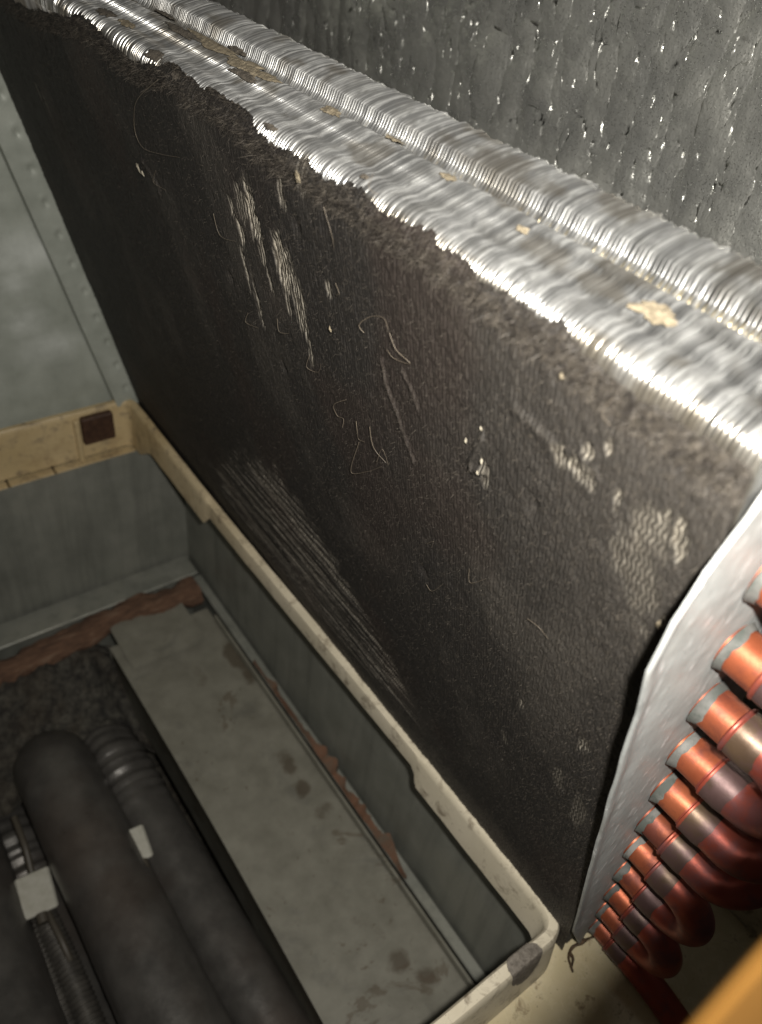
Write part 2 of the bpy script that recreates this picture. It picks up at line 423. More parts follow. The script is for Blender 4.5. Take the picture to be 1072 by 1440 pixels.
# shelf plate over the burners
shelf = empty('shelf_plate', (-.03, .19, -.164))
SZ = -.164
nu, nv = 300, 70
yy = np.linspace(-.10, .358, nu)[:, None]; xx = np.linspace(-.0680, .012, nv)[None, :]
zz = SZ + .0012 * (fbm(yy * 30, xx * 30, 21, 3) - .5)
far = sstep(.343, .352, yy) * 0
V = np.stack(np.broadcast_arrays(xx + .002 * np.sin(yy * 9), yy, zz), -1)
mb = MB(); mb.grid(V)
edge = V[:, 0]; fl = np.stack([edge, edge + [.001, 0, -.002], edge + [.0012, 0, -.05]], 1); mb.grid(fl)
fe = V[-1]; mb.grid(np.stack([fe, fe + [0, .001, -.002], fe + [0, .0012, -.05]], 1))
plate_o = mb.build('plate', M['shelf'], shelf, autosmooth=40)
co = np.zeros(len(plate_o.data.vertices) * 3, np.float32); plate_o.data.vertices.foreach_get('co', co); co = co.reshape(-1, 3)
sm = np.zeros(len(co))
for px, rx_, ry_, am in (((333, 925), .008, .018, .55), ((350, 950), .006, .010, .5), ((425, 1110), .007, .008, .55), ((405, 1070), .008, .014, .4), ((455, 1140), .009, .010, .35), ((560, 1350), .008, .010, .4), ((600, 1372), .008, .008, .42), ((625, 1300), .004, .020, .3), ((280, 950), .016, .02, .22), ((390, 1150), .006, .05, .16), ((520, 1300), .012, .02, .25)):
    q_ = on_z(*px, SZ); sm = np.maximum(sm, am * np.exp(-((co[:, 0] - q_[0]) / rx_) ** 2 - ((co[:, 1] - q_[1]) / ry_) ** 2))
at = plate_o.data.attributes.new('stain', 'FLOAT', 'POINT'); at.data.foreach_set('value', sm.astype(np.float32))
mb = MB(); mb.box((.0103, -.10, SZ + .0015), (.0123, .342, SZ + .0085), bev=.0006)
mb.build('lip', M['shelf'], shelf, autosmooth=30)
V = np.stack(np.broadcast_arrays(np.linspace(-.062, -.005, 24)[None, :], np.linspace(.326, .382, 24)[:, None], SZ + .004 + .004 * fbm(np.linspace(0, 2, 24)[:, None], np.linspace(0, 2, 24)[None, :], 5)), -1)
mb = MB(); mb.grid(V); mb.grid(V - [0, 0, .003])
mb.build('end_flap', M['shelf'], shelf, autosmooth=40)
tag(shelf, 'flat stained beige metal shelf plate lying inside the dark duct', 'shelf'); adopt(shelf)
# rust seam between shelf and wall
n = 160
ys = np.linspace(.095, .285, n); wd = (.0005 + .0075 * sstep(.35, .75, fbm(ys * 70, ys * 0, 4))) * sstep(.095, .13, ys) * sstep(.285, .23, ys)
V = np.stack([np.stack([.0135 + 0 * ys, ys, SZ + .0085 + .003 * fbm(ys * 90, ys * 0 + 1, 8)], 1), np.stack([.0145 + wd, ys, SZ + .0115 + .004 * fbm(ys * 120, ys * 0 + 3, 9)], 1),
              np.stack([.0155 + wd, ys, DZ - .002 + 0 * ys], 1)], 1)
mb = MB(); mb.grid(V)
o = mb.build('rust_seam', M['rust'], autosmooth=60)
tag(o, 'ragged rust brown seam running between shelf plate and duct side wall', 'rust seam')
# red-brown fibrous strip along the far ledge
n, k = 220, 22
u = np.linspace(0, 1, n); ang = np.linspace(0, 2 * np.pi, k, endpoint=False)
cx = -.40 + u * .412; cy = DY - .043 + .006 * np.sin(u * 9) + .008 * (fbm(u * 14, u * 0, 3) - .5); cz = DZ - .006 + .004 * fbm(u * 10, u * 0 + 4, 6)
rr = (.0075 + .007 * fbm(u * 18, u * 0 + 9, 2))[:, None] * (1 + .6 * (fbm(u[:, None] * 50, ang[None, :] * 2.2, 7) - .5))
V = np.stack([np.broadcast_to(cx[:, None], rr.shape), cy[:, None] + rr * np.cos(ang), cz[:, None] + .8 * rr * np.sin(ang)], -1)
mb = MB(); mb.grid(V, True); mb.add(V[0], [list(range(k))]); mb.add(V[-1], [list(range(k))])
o = mb.build('insulation_strip', M['fibre'], smooth=True)
tag(o, 'reddish brown fibrous insulation strip along the foot of the far duct wall', 'insulation')
# heap of sooty debris below the strip
nu, nv = 120, 50
a = np.linspace(-.36, -.062, nu)[:, None]; b = np.linspace(.30, .378, nv)[None, :]
z = DZ - .075 + .05 * sstep(.29, .365, b) + .034 * fbm(a * 70, b * 70, 31, 5) - .02 * sstep(-.09, -.062, a)
V = np.stack(np.broadcast_arrays(a, b, z), -1)
o = mesh_obj('soot_heap', V, grid_faces(nu, nv), M['rubble']); tag(o, kind='stuff', label='dark sooty lint and debris heaped below the insulation strip', cat='debris')

# ================================================================== heat exchanger tubes
def z_path(pts, z): return [on_z(x, y, z) for x, y in pts]
def hx_tube(name, pxs, z, r, wr, label, bend=.040, n=200, flat=1.0):
    A, B = on_z(*pxs[0], z), on_z(*pxs[1], z)
    d = (B - A); d[2] = 0; d /= np.linalg.norm(d)            # far -> near
    near = B + d * .16
    th = np.linspace(math.pi * .95, 0, 70)
    arc = [A + np.array([0, 0, -bend]) + bend * (-d * math.sin(t) + np.array([0, 0, 1]) * math.cos(t)) for t in th]
    line = [A + (near - A) * f for f in np.linspace(0, 1, 60)[1:]]
    P_ = np.array(arc + line); lens = np.concatenate([[0], np.cumsum(np.linalg.norm(np.diff(P_, axis=0), axis=1))])
    ll = np.linspace(0, lens[-1], n); P_ = np.stack([np.interp(ll, lens, P_[:, k]) for k in range(3)], 1)
    alen = lens[69]
    wr_seed = int(pxs[0][0])
    root = empty(name, tuple(P_[-1]))
    r0 = r * np.ones(n)
    V = tube_verts(P_, r0, 28)
    if wr > 0:                                              # crimped inner bend: ripples fade onto the straight
        env = sstep(alen + .055, alen + .01, ll) * sstep(.0, .02, ll)
        rip = wr * env * (.5 + .5 * np.cos(2 * np.pi * (ll + .0012 * np.sin(ll * 300)) / .0085))
        c = P_[:, None, :]
        V = c + (V - c) * (1 - rip[:, None, None] / r + .10 * env[:, None, None])
    c = P_[:, None, :]; an_ = np.linspace(0, 2 * np.pi, 28, endpoint=False)[None, :]
    V = c + (V - c) * (1 + .07 * (fbm(ll[:, None] * 26 + 3 * np.cos(an_), 3 * np.sin(an_) + 5, int(r * 1e4) + wr_seed, 3) - .5))[..., None]
    mb = MB(); mb.grid(V, True); mb.add(V[0], [list(range(28))]); mb.add(V[-1], [list(range(28))])
    mb.build('pipe', M['soot'], root, smooth=True)
    tag(root, label, 'pipe', 'heat exchanger tubes'); adopt(root)
    return root, P_
hx_tube('heat_exchanger_tube', [(92, 1112), (245, 1435)], -.192, .0262, 0.0, 'thick smooth sooty heat exchanger tube between two crimped ones')
hx_tube('heat_exchanger_tube', [(168, 1082), (378, 1440)], -.205, .0205, .0036, 'slimmer crimped heat exchanger tube beside the shelf plate')
hx_tube('heat_exchanger_tube', [(28, 1210), (150, 1520)], -.255, .024, .0045, 'low crimped heat exchanger tube beside the white ceramic block')
hx_tube('heat_exchanger_tube', [(-60, 1225), (30, 1520)], -.215, .030, 0.0, 'smooth sooty heat exchanger tube at the outer end of the row', bend=.035)
# ceramic blocks on the wires
def block(px, z, sx, sy, sz, rz, label):
    c = on_z(*px, z); root = empty('ceramic_block', tuple(c))
    ca, sa = math.cos(rz), math.sin(rz)
    fr = lambda v: np.stack([c[0] + ca * v[:, 0] - sa * v[:, 1], c[1] + sa * v[:, 0] + ca * v[:, 1], c[2] + v[:, 2]], 1)
    mb = MB(); mb.box((-sx, -sy, -sz), (sx, sy, sz), fr, .0012); mb.build('body', M['ceramic'], root, autosmooth=30)
    mb = MB(); mb.tube([fr(np.array([[0, -sy, 0]]))[0], fr(np.array([[0, -sy - .006, -.001]]))[0]], .0035, 10); mb.build('wire_socket', M['wire'], root, autosmooth=40)
    tag(root, label, 'block', 'ceramic wire blocks'); adopt(root)
block((51, 1256), -.205, .0105, .0140, .0018, math.radians(-6), 'white square ceramic block resting above the ribbed conduits')
block((192, 1188), -.181, .0075, .0115, .0018, math.radians(-6), 'small white ceramic block half hidden between two tubes')
# ribbed conduits
for pxs, z, r, lab in (([(60, 1285), (95, 1360), (132, 1450), (165, 1540)], -.225, .0075, 'dark ribbed flexible conduit below the white block, closer to the smooth tube'),
                       ([(38, 1290), (70, 1370), (100, 1455), (130, 1540)], -.228, .0065, 'dark ribbed flexible conduit below the white block, farther from the smooth tube')):
    P_ = spline(z_path(pxs, z), 240); L_ = np.concatenate([[0], np.cumsum(np.linalg.norm(np.diff(P_, axis=0), axis=1))])
    mb = MB(); mb.tube(P_, r * (1 + .12 * np.cos(2 * np.pi * L_ / .0034)), 16)
    o = mb.build('flexible_conduit', M['conduit'], smooth=True); tag(o, lab, 'conduit', 'ribbed conduits')
P_ = spline([on_z(20, 1150, -.2), on_z(35, 1190, -.2), on_z(52, 1250, -.212), on_z(90, 1330, -.215), on_z(115, 1390, -.235)], 60)
mb = MB(); mb.tube(P_, .0022, 10); o = mb.build('wire', M['wire'], smooth=True); tag(o, 'thin dark wire running under the white square block', 'wire')

# ================================================================== galvanised back panel and foil wall
YB = LEN + .010
sheet_o = sheet('back_panel', (-.40, YB, -.032), (.468, 0, 0), (0, 0, .534), 130, 110, M['galv'], .0022, 9, 15, .001, kind=None)
co = np.zeros(len(sheet_o.data.vertices) * 3, np.float32); sheet_o.data.vertices.foreach_get('co', co); co = co.reshape(-1, 3)
sm = np.zeros(len(co))
for px, rx_, rz_ in (((48, 352), .026, .012), ((72, 486), .018, .009), ((38, 452), .012, .008), ((20, 400), .010, .006)):
    q_ = on_y(*px, YB); sm = np.maximum(sm, np.exp(-((co[:, 0] - q_[0]) / rx_) ** 2 - ((co[:, 2] - q_[2]) / rz_) ** 2))
at = sheet_o.data.attributes.new('smudge', 'FLOAT', 'POINT'); at.data.foreach_set('value', sm.astype(np.float32))
tag(sheet_o, 'dull grey galvanised back panel with pale stains above the drain pan', 'panel')

XF = .12
nu, nv = 1100, 300
y0, y1, z0, z1 = -.02, .74, -.03, .42
PT, PF = .0143, .0165
rg = lambda n_: 1 - np.abs(n_ - .5) * 2
def foil_depth(y, z):
    wy = y + .006 * (fbm(y * 50, z * 50, 57, 2) - .5)
    k_ = ((y - .0135) / PT + .5) % 1 - .5
    return .0075 * (fbm(y * 28, z * 24, 45, 2) - .5) + .0014 * rg(fbm(wy * 60, z * 50, 46, 2)) + .0007 * rg(fbm(wy * 170, z * 140, 55, 2)) + .012 * (fbm(y * 7, z * 5, 48, 2) - .5) - .0005 * (k_ * 2) ** 2
a = np.linspace(0, 1, nu)[:, None]; b = np.linspace(0, 1, nv)[None, :]
y = y0 + (y1 - y0) * a + 0 * b; z = z0 + (z1 - z0) * b + 0 * a
V = np.stack([XF - foil_depth(y, z), y, z], -1)
foil = mesh_obj('foil_insulation', V, grid_faces(nu, nv)[:, ::-1].copy(), M['foil'])
# reinforcing threads pressed into the facing: they dip in and out of the foil
VV, FF, off = [], [], 0
def strand(yl, zl, rad, seed, dip, ax):
    global off
    n_ = len(yl); an = np.linspace(0, math.pi, 5)
    base = XF - foil_depth(yl, zl) + dip * (fbm(yl * 130 + seed, zl * 130, 61, 2) - .54)
    rows = []
    for t_ in an:
        du = rad * math.cos(t_); dx = -rad * .8 * math.sin(t_) + rad * .25
        rows.append(np.stack([base + dx, yl + (du if ax == 0 else 0), zl + (du if ax == 1 else 0)], 1))
    V_ = np.stack(rows, 1); VV.append(V_.reshape(-1, 3)); FF.append(grid_faces(n_, 5, off)); off += n_ * 5
zl = np.linspace(z0 + .15, z1, 330)
for i_ in range(int((y1 - y0) / PT)):
    yc = .0135 - 3 * PT + i_ * PT + random.uniform(-.0012, .0012)
    yl = yc + .0022 * (fbm(zl * 25, zl * 0 + i_ * 3.1, 62, 3) - .5) + .0035 * (fbm(zl * 6, zl * 0 + 7, 63, 2) - .5)
    strand(yl, zl, .00026, i_, .0011, 0)
yl = np.linspace(y0, y1, 560)
for i_ in range(26):
    zl2 = .12 + i_ * PF + .27 * (.40 - yl) * .62 + .002 * (fbm(yl * 25, yl * 0 + i_ * 2.7, 64, 3) - .5)
    strand(yl, zl2, .00016, i_ + 99, .0012, 1)
thr_o = mesh_obj('scrim_threads', np.concatenate(VV), np.concatenate(FF), M['thread'], foil); thr_o['kind'] = 'stuff'
sol = foil.modifiers.new('thick', 'SOLIDIFY'); sol.thickness = .012; sol.offset = -1
tag(foil, 'crinkled silver foil insulation with reinforcing threads on the wall behind the coil', 'insulation')

# ================================================================== drain pan
pan = empty('drain_pan', (-.05, .2, -.034))
RX, RYN, RYF, CR = -.0005, .0030, LEN + .0005, .0085      # rim centre line
pts = []
for x in np.linspace(-.30, RX - CR, 50): pts.append((x, RYN, 0))
for t in np.linspace(-90, 0, 11)[1:-1]: pts.append((RX - CR + CR * math.cos(math.radians(t)), RYN + CR + CR * math.sin(math.radians(t)), 1))
for yv in np.unique(np.concatenate([np.linspace(RYN + CR, RYF - CR, 90), [.0905, .0925, .098, .300, .306, .308]])): pts.append((RX, yv, 2))
for t in np.linspace(0, 90, 11)[1:-1]: pts.append((RX - CR + CR * math.cos(math.radians(t)), RYF - CR + CR * math.sin(math.radians(t)), 3))
for x in np.linspace(RX - CR, -.30, 40): pts.append((x, RYF, 4))
PT_ = np.array([(p[0], p[1]) for p in pts]); side = np.array([p[2] for p in pts])
PT_[:, 0] -= .0055 * sstep(.0, .33, PT_[:, 1])
T_ = np.gradient(PT_, axis=0); T_ /= np.linalg.norm(T_, axis=1)[:, None]; IN = np.stack([-T_[:, 1], T_[:, 0]], 1)   # left of travel = into the opening
n = len(PT_); rows = []
cum = np.concatenate([[0], np.cumsum(np.linalg.norm(np.diff(PT_, axis=0), axis=1))])
for i in range(n):
    yv = PT_[i, 1]; sd = side[i]
    mid = float(sstep(.0905, .0965, yv) * sstep(.308, .302, yv)) if sd == 2 else 0.0
    h = .021 - .0085 * mid
    if sd == 4: h = .037
    if sd == 3: h = .037
    if sd == 2: h += .016 * float(sstep(.385, .415, yv))
    if sd == 0: h = .016
    w = .0028 if sd in (0, 1) else .0026 - .0003 * mid
    w += .0005 * (fbm(cum[i] * 60, 0.5, 3, 3) - .5)
    dz = .0007 * (float(fbm(cum[i] * 90, 7.5, 5, 3)) - .5) - .0012 * mid
    ob = .030 - (.030 - h) * mid
    prof = [(w + .0012 * (1 - mid), -h), (w + .0004, -.004), (w, -.0012), (w - .0009, dz), (-w + .0009, dz), (-w, -.0012), (-w - .0006, -.006), (-w - .0035, -ob)]
    rows.append([[PT_[i, 0] + IN[i, 0] * o_, PT_[i, 1] + IN[i, 1] * o_, zc] for o_, zc in prof])
V = np.array(rows)
nf = int(np.argmax(side == 3)) + 5
mb = MB(); mb.grid(V[:nf]); mb.build('inner_rim', M['pan'], pan, autosmooth=50)
mb = MB(); mb.grid(V[nf - 1:]); mb.build('far_rim', M['pan'], pan, autosmooth=50)
# ledge pieces under the far rim
for x0, x1 in ((-.30, -.0985), (-.0975, -.0675), (-.0665, -.0088)):
    mb = MB(); mb.box((x0, RYF - .0115, -.0435), (x1, RYF - .0015, -.0385), bev=.0008); mb.build('ledge', M['pan'], pan, autosmooth=30)
for c0, c1 in (((118, 578), (155, 624)),):
    lo = on_y(118, 624, RYF - .005); hi = on_y(156, 575, RYF - .005)
    mb = MB(); mb.box((lo[0], RYF - .0085, lo[2]), (hi[0] , RYF - .0026, hi[2] - .001), bev=.001); mb.build('clip', M['clip'], pan, autosmooth=30)
r0 = on_y(107, 600, RYF - .004)
mb = MB(); mb.box((r0[0] - .0018, RYF - .007, -.0385), (r0[0] + .0018, RYF - .0028, -.004), bev=.0008); mb.build('rib', M['pan'], pan, autosmooth=30)
# wet trough floor and outer walls
nu, nv = 90, 60
a = np.linspace(-.30, .085, nu)[:, None]; b = np.linspace(-.095, .0035, nv)[None, :]
z = -.0295 + .0012 * (fbm(a * 40, b * 40, 51, 3) - .5) + 0 * a
V = np.stack(np.broadcast_arrays(a, b, z), -1)
mb = MB(); mb.grid(V)
b2 = np.linspace(.0035, LEN + .01, 60)[None, :]; a2 = np.linspace(.0035, .085, 30)[:, None]
V2 = np.stack(np.broadcast_arrays(a2, b2, -.0295 + 0 * a2 + 0 * b2), -1); mb.grid(V2)
mb.build('trough_floor', M['pan_wet'], pan, smooth=True)
mb = MB(); mb.box((-.30, -.0985, -.034), (.088, -.0955, .004), bev=.001); mb.build('outer_wall', M['pan'], pan, autosmooth=30)
mb = MB(); mb.box((.0855, -.0955, -.034), (.0885, LEN + .01, .004), bev=.001); mb.build('outer_wall', M['pan'], pan, autosmooth=30)
tag(pan, 'cream plastic drain pan with rounded rim under the dirty coil', 'drain pan'); adopt(pan)
# smear of grey lint on the front rim
def lump(name, mat, fr, nu, nv, hgt, seed, parent=None, rag=.35, thick=.0004):
    u = np.linspace(0, 1, nu)[:, None]; th = np.linspace(0, 2 * np.pi, nv, endpoint=False)[None, :]
    R_ = u * (1 + rag * 2 * (fbm(np.cos(th) * 2.6 + 5, np.sin(th) * 2.6 + 5, seed, 5) - .5))
    x = R_ * np.cos(th); y = R_ * np.sin(th)
    h_ = hgt * (1 - u ** 2) ** .6 * (.35 + 1.3 * fbm(x * 3 + 9, y * 3 + 9, seed + 3, 4)) + 0 * x
    V = fr(x, y, h_)
    return mesh_obj(name, V, grid_faces(nu, nv, 0, True), mat, parent)
c = on_z(736, 1348, .0)
def fr(x, y, h):
    vv = np.clip(y, -1, 1)
    yy_ = np.interp(vv, [-1, -.25, -.1, .8, 1], [-.0050, -.0037, -.0027, .0027, .0033]); zz_ = np.interp(vv, [-1, -.25, -.1, .8, 1], [-.015, -.003, .0003, .0004, -.0012])
    return np.stack([c[0] + .0082 * x, RYN + yy_ - h * .5 * (vv < -.1), zz_ + .0003 + h], -1)
o = lump('lint_smear', M['smear'], fr, 16, 80, .00025, 61, None, .18)
tag(o, 'grey brown lint smear stuck on the front rim of the drain pan', 'lint')
# root-like strand of muck
root = empty('muck_strand', tuple(on_z(806, 1345, -.029)))
for k, px in enumerate(([(808, 1318), (820, 1324), (806, 1332), (800, 1345), (803, 1358), (806, 1367)], [(820, 1324), (828, 1320), (836, 1317)], [(801, 1340), (806, 1348), (804, 1362)])):
    P_ = spline([on_z(x, y, -.026 + .001 * math.sin(i * 2 + k)) for i, (x, y) in enumerate(px)], 40)
    mb = MB(); mb.tube(P_, .0008 * (1 + .8 * (fbm(np.linspace(0, 9, 40), 0 * P_[:, 0], k) - .5)) * np.linspace(1.1, .5, 40), 8)
    mb.build('strand', M['debris'], root, smooth=True)
tag(root, 'dark brown root-like strand of muck on the wet trough floor', 'muck'); adopt(root)

# ================================================================== the coil
coil = empty('evaporator_coil', (0.02, .2, -.029))
TH = .041
# --- core behind the mat
def cfr(v): return W(v[:, 0], v[:, 1], v[:, 2])
mb = MB(); mb.box((-.022, -.0010, .0012), (HGT - .011, LEN - .001, TH - .001), cfr); mb.build('fin_core', M['core'], coil)
# --- the fins seen on the top edge
PITCH = .00108; NF = int((LEN - .001) / PITCH)
tt = np.concatenate([np.linspace(0, .006, 9), np.linspace(.0075, .0215, 12), np.linspace(.0228, .041, 13)])
def prof(t):
    h = np.where(t < .0056, -.0053 + np.sqrt(np.clip(.0056 ** 2 - (.0056 - t) ** 2, 0, None)) * .95, 0.0)
    h = h - .0006 * sstep(.007, .010, t) * sstep(.016, .012, t) - .0024 * sstep(.0195, .0222, t) * sstep(.0262, .0236, t)
    h = h + .0012 * np.sqrt(np.clip(1 - ((t - .0305) / .0072) ** 2, 0, 1)) - .005 * sstep(.036, .042, t)
    return h
rng = np.random.default_rng(5)
k = np.arange(NF)[:, None]; t = tt[None, :]; yk = -.0010 + k * PITCH
jit = (rng.random((NF, 1)) - .5)
bentf = fbm(yk * 45, t * 50, 70, 3)
lean = (.00028 + .00016 * sstep(.55, .8, bentf) + .0002 * jit) * np.where(t < .007, 2.4, np.where(t < .0225, 1.0, 1.3))
wave = np.where(t < .0225, .00065 * np.abs(((t - .006) / .0062) % 1 - .5) * 2 * sstep(.005, .008, t), .00060 * np.sin(np.pi * (t - .0225) / .0185))
wave = wave + .00035 * (fbm(yk * 300, t * 260, 73, 2) - .5)
hh = prof(t) + .0003 * (fbm(yk * 260, t * 200, 71, 3) - .5) + .0004 * jit + .0003 * (fbm(yk * 25, t * 60, 72, 2) - .5)
tip = sstep(.037, .041, t) * .0042 * (rng.random((NF, 1)) - .35) * (rng.random((NF, 1)) > .4)
hh = hh + tip
tjit = sstep(.030, .041, t) * .0022 * (rng.random((NF, 1)) - .5)
rows = []
sc_t = np.where(t < .007, 2.4, np.where(t < .0225, 1.0, 1.7))
for d, f in ((.00003, 1.0), (.0, .72), (.00002, .45), (.00007, .20), (.00015, .05), (.0004, 0.0), (.011, -.1)):
    rows.append(W(HGT + hh - d * sc_t, yk + wave + lean * f, t + tjit))
V = np.stack(rows, 2)                      # NF, nt, nd, 3
nt, nd = len(tt), 7
base = grid_faces(nt, nd)
Fc = (base[None] + (np.arange(NF) * nt * nd)[:, None, None]).reshape(-1, 4)
fins = mesh_obj('fins', V.reshape(-1, 3), Fc, M['fin'], coil); fins['kind'] = 'stuff'
tone = np.clip(.02 + 1.1 * rng.random((NF, 1)) ** 1.1 * (.25 + 1.5 * vnoise(k * 3.7, t * 620, 74)), 0, 1)
tone = np.broadcast_to(tone[:, :, None] * np.ones(7)[None, None, :], (NF, nt, nd))
dirt = .85 * sstep(.0050, .0005, t + .0075 * (fbm(yk * 120, t * 200, 75, 3) - .35))
dirt = np.maximum(dirt, .8 * sstep(.16, .26, yk) * sstep(.46, .60, fbm(yk * 45, t * 170, 76, 3)) * sstep(.004, .010, t) * sstep(.027, .022, t))
dirt = np.maximum(dirt, .55 * sstep(.58, .70, fbm(yk * 70 + 4, t * 150, 78, 3)))
dirt = np.broadcast_to(dirt[:, :, None], (NF, nt, nd))
at = fins.data.attributes.new('dirt', 'FLOAT', 'POINT'); at.data.foreach_set('value', np.ascontiguousarray(dirt, dtype=np.float32).ravel())
at = fins.data.attributes.new('tone', 'FLOAT', 'POINT'); at.data.foreach_set('value', np.ascontiguousarray(tone, dtype=np.float32).ravel())
fins['label'] = 'packed bent aluminium fin edges along the top'
# --- brass coloured tube with fin collars
n = NF * 4; ys = np.linspace(.003, LEN - .002, n)
rad = .0017 * (1 + .25 * np.cos(2 * np.pi * (ys - .003) / (2 * PITCH)))
P_ = W(HGT - .0042 + .0004 * (fbm(ys * 20, ys * 0, 81) - .5), ys, .0247)
mb = MB(); mb.tube(P_, rad, 10); mb.build('tube', M['gold'], coil, smooth=True)['label'] = 'brass coloured tube between the two fin rows'

# --- the dust mat
ny, ns = 980, 430
u = np.linspace(0, 1, ny); kx = 1.75
ycol = -.0014 + (LEN + .0010) * (np.exp(kx * u) - 1) / (math.exp(kx) - 1)
ypx = [on_face(x, y) for x, y in [(20, 10), (110, 22), (160, 60), (200, 92), (240, 100), (300, 140), (375, 195), (430, 232), (480, 262), (540, 300), (600, 335), (650, 378), (700, 415), (745, 437), (790, 462), (812, 480), (850, 515), (900, 552), (950, 590), (1000, 622), (1060, 662)]]
ey = np.array([q_[1] for q_ in ypx])[::-1]; es = np.array([q_[0] for q_ in ypx])[::-1]
top = np.interp(ycol, ey, es)
top = np.clip(top, HGT - .010, HGT + .002)
top = top + .0030 * (fbm(ycol * 90, ycol * 0, 91, 3) - .5) + .0016 * (fbm(ycol * 700, ycol * 0 + 2, 92, 3) - .5)
v = np.linspace(0, 1, ns)
v = 1 - (1 - v) ** 1.0
bot = -.026
Sg = bot + (top[:, None] - bot) * v[None, :]; Yg = np.broadcast_to(ycol[:, None], Sg.shape).copy()
bare = np.zeros_like(Sg); dust_and_light = np.zeros_like(Sg); disp = np.zeros_like(Sg)
w1 = fbm(Yg * 180, Sg * 120, 101, 4) - .5; w2 = fbm(Yg * 600, Sg * 300, 102, 3) - .5
def blob(px, rs, ry, amt=1.0, ragged=.9, tilt=0.0):
    s0, yq = on_face(*px)
    ds = (Sg - s0) / rs; dy = (Yg - yq - tilt * (Sg - s0)) / ry
    d = np.sqrt(ds ** 2 + dy ** 2) + ragged * (w1 * 1.6 + w2 * .9)
    return amt * sstep(1.1, .45, d)
for px, rs, ry, am in [((346, 282), .005, .0035, .35), ((362, 302), .0105, .0035, .95), ((345, 322), .006, .0022, .8), ((333, 290), .004, .002, .6), ((405, 372), .010, .0035, .95), ((375, 352), .008, .0025, .5), ((425, 425), .014, .0034, .6), ((438, 470), .012, .0022, .55),
                       ((403, 270), .004, .002, .5), ((426, 245), .004, .003, .4), ((410, 415), .008, .0016, .5), ((352, 375), .008, .0012, .6), ((369, 420), .010, .0012, .5),
                       ((470, 405), .003, .0015, .4), ((385, 385), .006, .0014, .5), ((60, 130), .006, .0018, .35), ((72, 150), .009, .0016, .3), ((112, 228), .006, .0014, .3),
                       ((800, 632), .0035, .0035, .8), ((815, 645), .003, .003, .8), ((835, 632), .0022, .0016, .75), ((866, 625), .0022, .0012, .75), ((830, 662), .004, .004, .5), ((877, 692), .004, .0016, .8), ((945, 722), .005, .0018, .7), ((962, 740), .006, .0016, .8), ((967, 768), .005, .0016, .7),
                       ((925, 745), .010, .0060, .36), ((905, 775), .012, .0060, .26), ((915, 830), .010, .0050, .24), ((940, 868), .003, .0010, .7),
                       ((740, 985), .004, .002, .45), ((823, 1043), .005, .0022, .5), ((790, 1095), .010, .003, .25), ((820, 1140), .012, .003, .25), ((690, 660), .005, .0016, .35), ((715, 1035), .004, .002, .3)]:
    bare = np.maximum(bare, blob(px, rs, ry, am))
# streaked, thin band low on the far half
qa = [on_face(x, y) for x, y in [(318, 662), (395, 655), (500, 800), (560, 905), (640, 1010), (700, 1090)]]
sA, yA = on_face(430, 780)
band = sstep(.075, .035, np.abs(Yg - yA - .02 * 0)) * 0
lo_s = np.interp(Yg, [.10, .13, .19, .27, .30], [.022, .020, .010, .010, .016])
hi_s = np.interp(Yg, [.085, .114, .146, .163, .185, .22, .26, .285], [.03, .066, .088, .106, .112, .096, .066, .03])
band = sstep(lo_s - .004, lo_s + .006, Sg) * sstep(hi_s + .012, hi_s - .010, Sg + .030 * w1) * sstep(.30, .27, Yg + .02 * w1) * sstep(.085, .12, Yg)
strk = fbm(Sg * 420, Yg * 14, 110, 3); strk2 = fbm(Sg * 1100, Yg * 30, 111, 2)
streak = band * sstep(.38, .60, .65 * strk + .35 * strk2)
dust_and_light = np.maximum(dust_and_light, 1.25 * streak); bare = np.maximum(bare, .62 * streak * sstep(.40, .6, strk2))
disp += -.0005 * streak
# honeycomb of fin edges just above the rim, where the mat has been rubbed thin
hc = sstep(.030, .012, Sg + .012 * w1) * sstep(.16, .05, Yg)
bare = np.maximum(bare, .20 * hc)
# general dustiness, lamplight painted as paler colour towards the near top, broad relief
gen = fbm(Yg * 40, Sg * 28, 120, 4)
dust_and_light = np.maximum(dust_and_light, .32 * sstep(.50, .78, gen) + .35 * sstep(.12, .0, Yg) * sstep(.1, .25, Sg))
ruddy = sstep(.5, .72, fbm(Yg * 26 + 3, Sg * 20, 121, 3))
disp += .0006 * (gen - .5) + .0005 * (fbm(Yg * 300, Sg * 210, 122, 4) - .5) + .0005 * (fbm(Yg * 1100, Sg * 800, 123, 2) - .5)
disp -= .0009 * bare
# a loosened flap running down the middle
def ridge(px, hgt, wd, wsh=.0):
    P_ = spline([on_face(*q_) for q_ in px], 80); global disp, dust_and_light
    near = np.full(Sg.shape, 9.0)
    m_ = (Yg > P_[:, 1].min() - .01) & (Yg < P_[:, 1].max() + .01) & (Sg > P_[:, 0].min() - .01) & (Sg < P_[:, 0].max() + .01)
    a_ = Sg[m_]; b_ = Yg[m_]; best = np.full(a_.shape, 9.0); sgn = np.zeros(a_.shape)
    for p_ in P_:
        d_ = np.hypot(a_ - p_[0], b_ - p_[1]); sel = d_ < best; best = np.where(sel, d_, best); sgn = np.where(sel, b_ - p_[1], sgn)
    prof_ = np.where(sgn > 0, np.exp(-(best / wd) ** 2), np.exp(-(best / (wd * .28)) ** 2))
    disp[m_] += hgt * prof_; dust_and_light[m_] = np.maximum(dust_and_light[m_], .55 * np.exp(-(best / (wd * .25)) ** 2) * (.3 + 1.2 * fbm(b_ * 500, a_ * 500, 77, 2)))
ridge([(545, 505), (552, 540), (566, 575), (575, 605), (590, 645)], .0006, .0016)
ridge([(575, 520), (588, 545), (596, 570)], .0005, .0014)
ridge([(735, 570), (770, 600), (800, 628), (850, 668)], .0006, .0028)
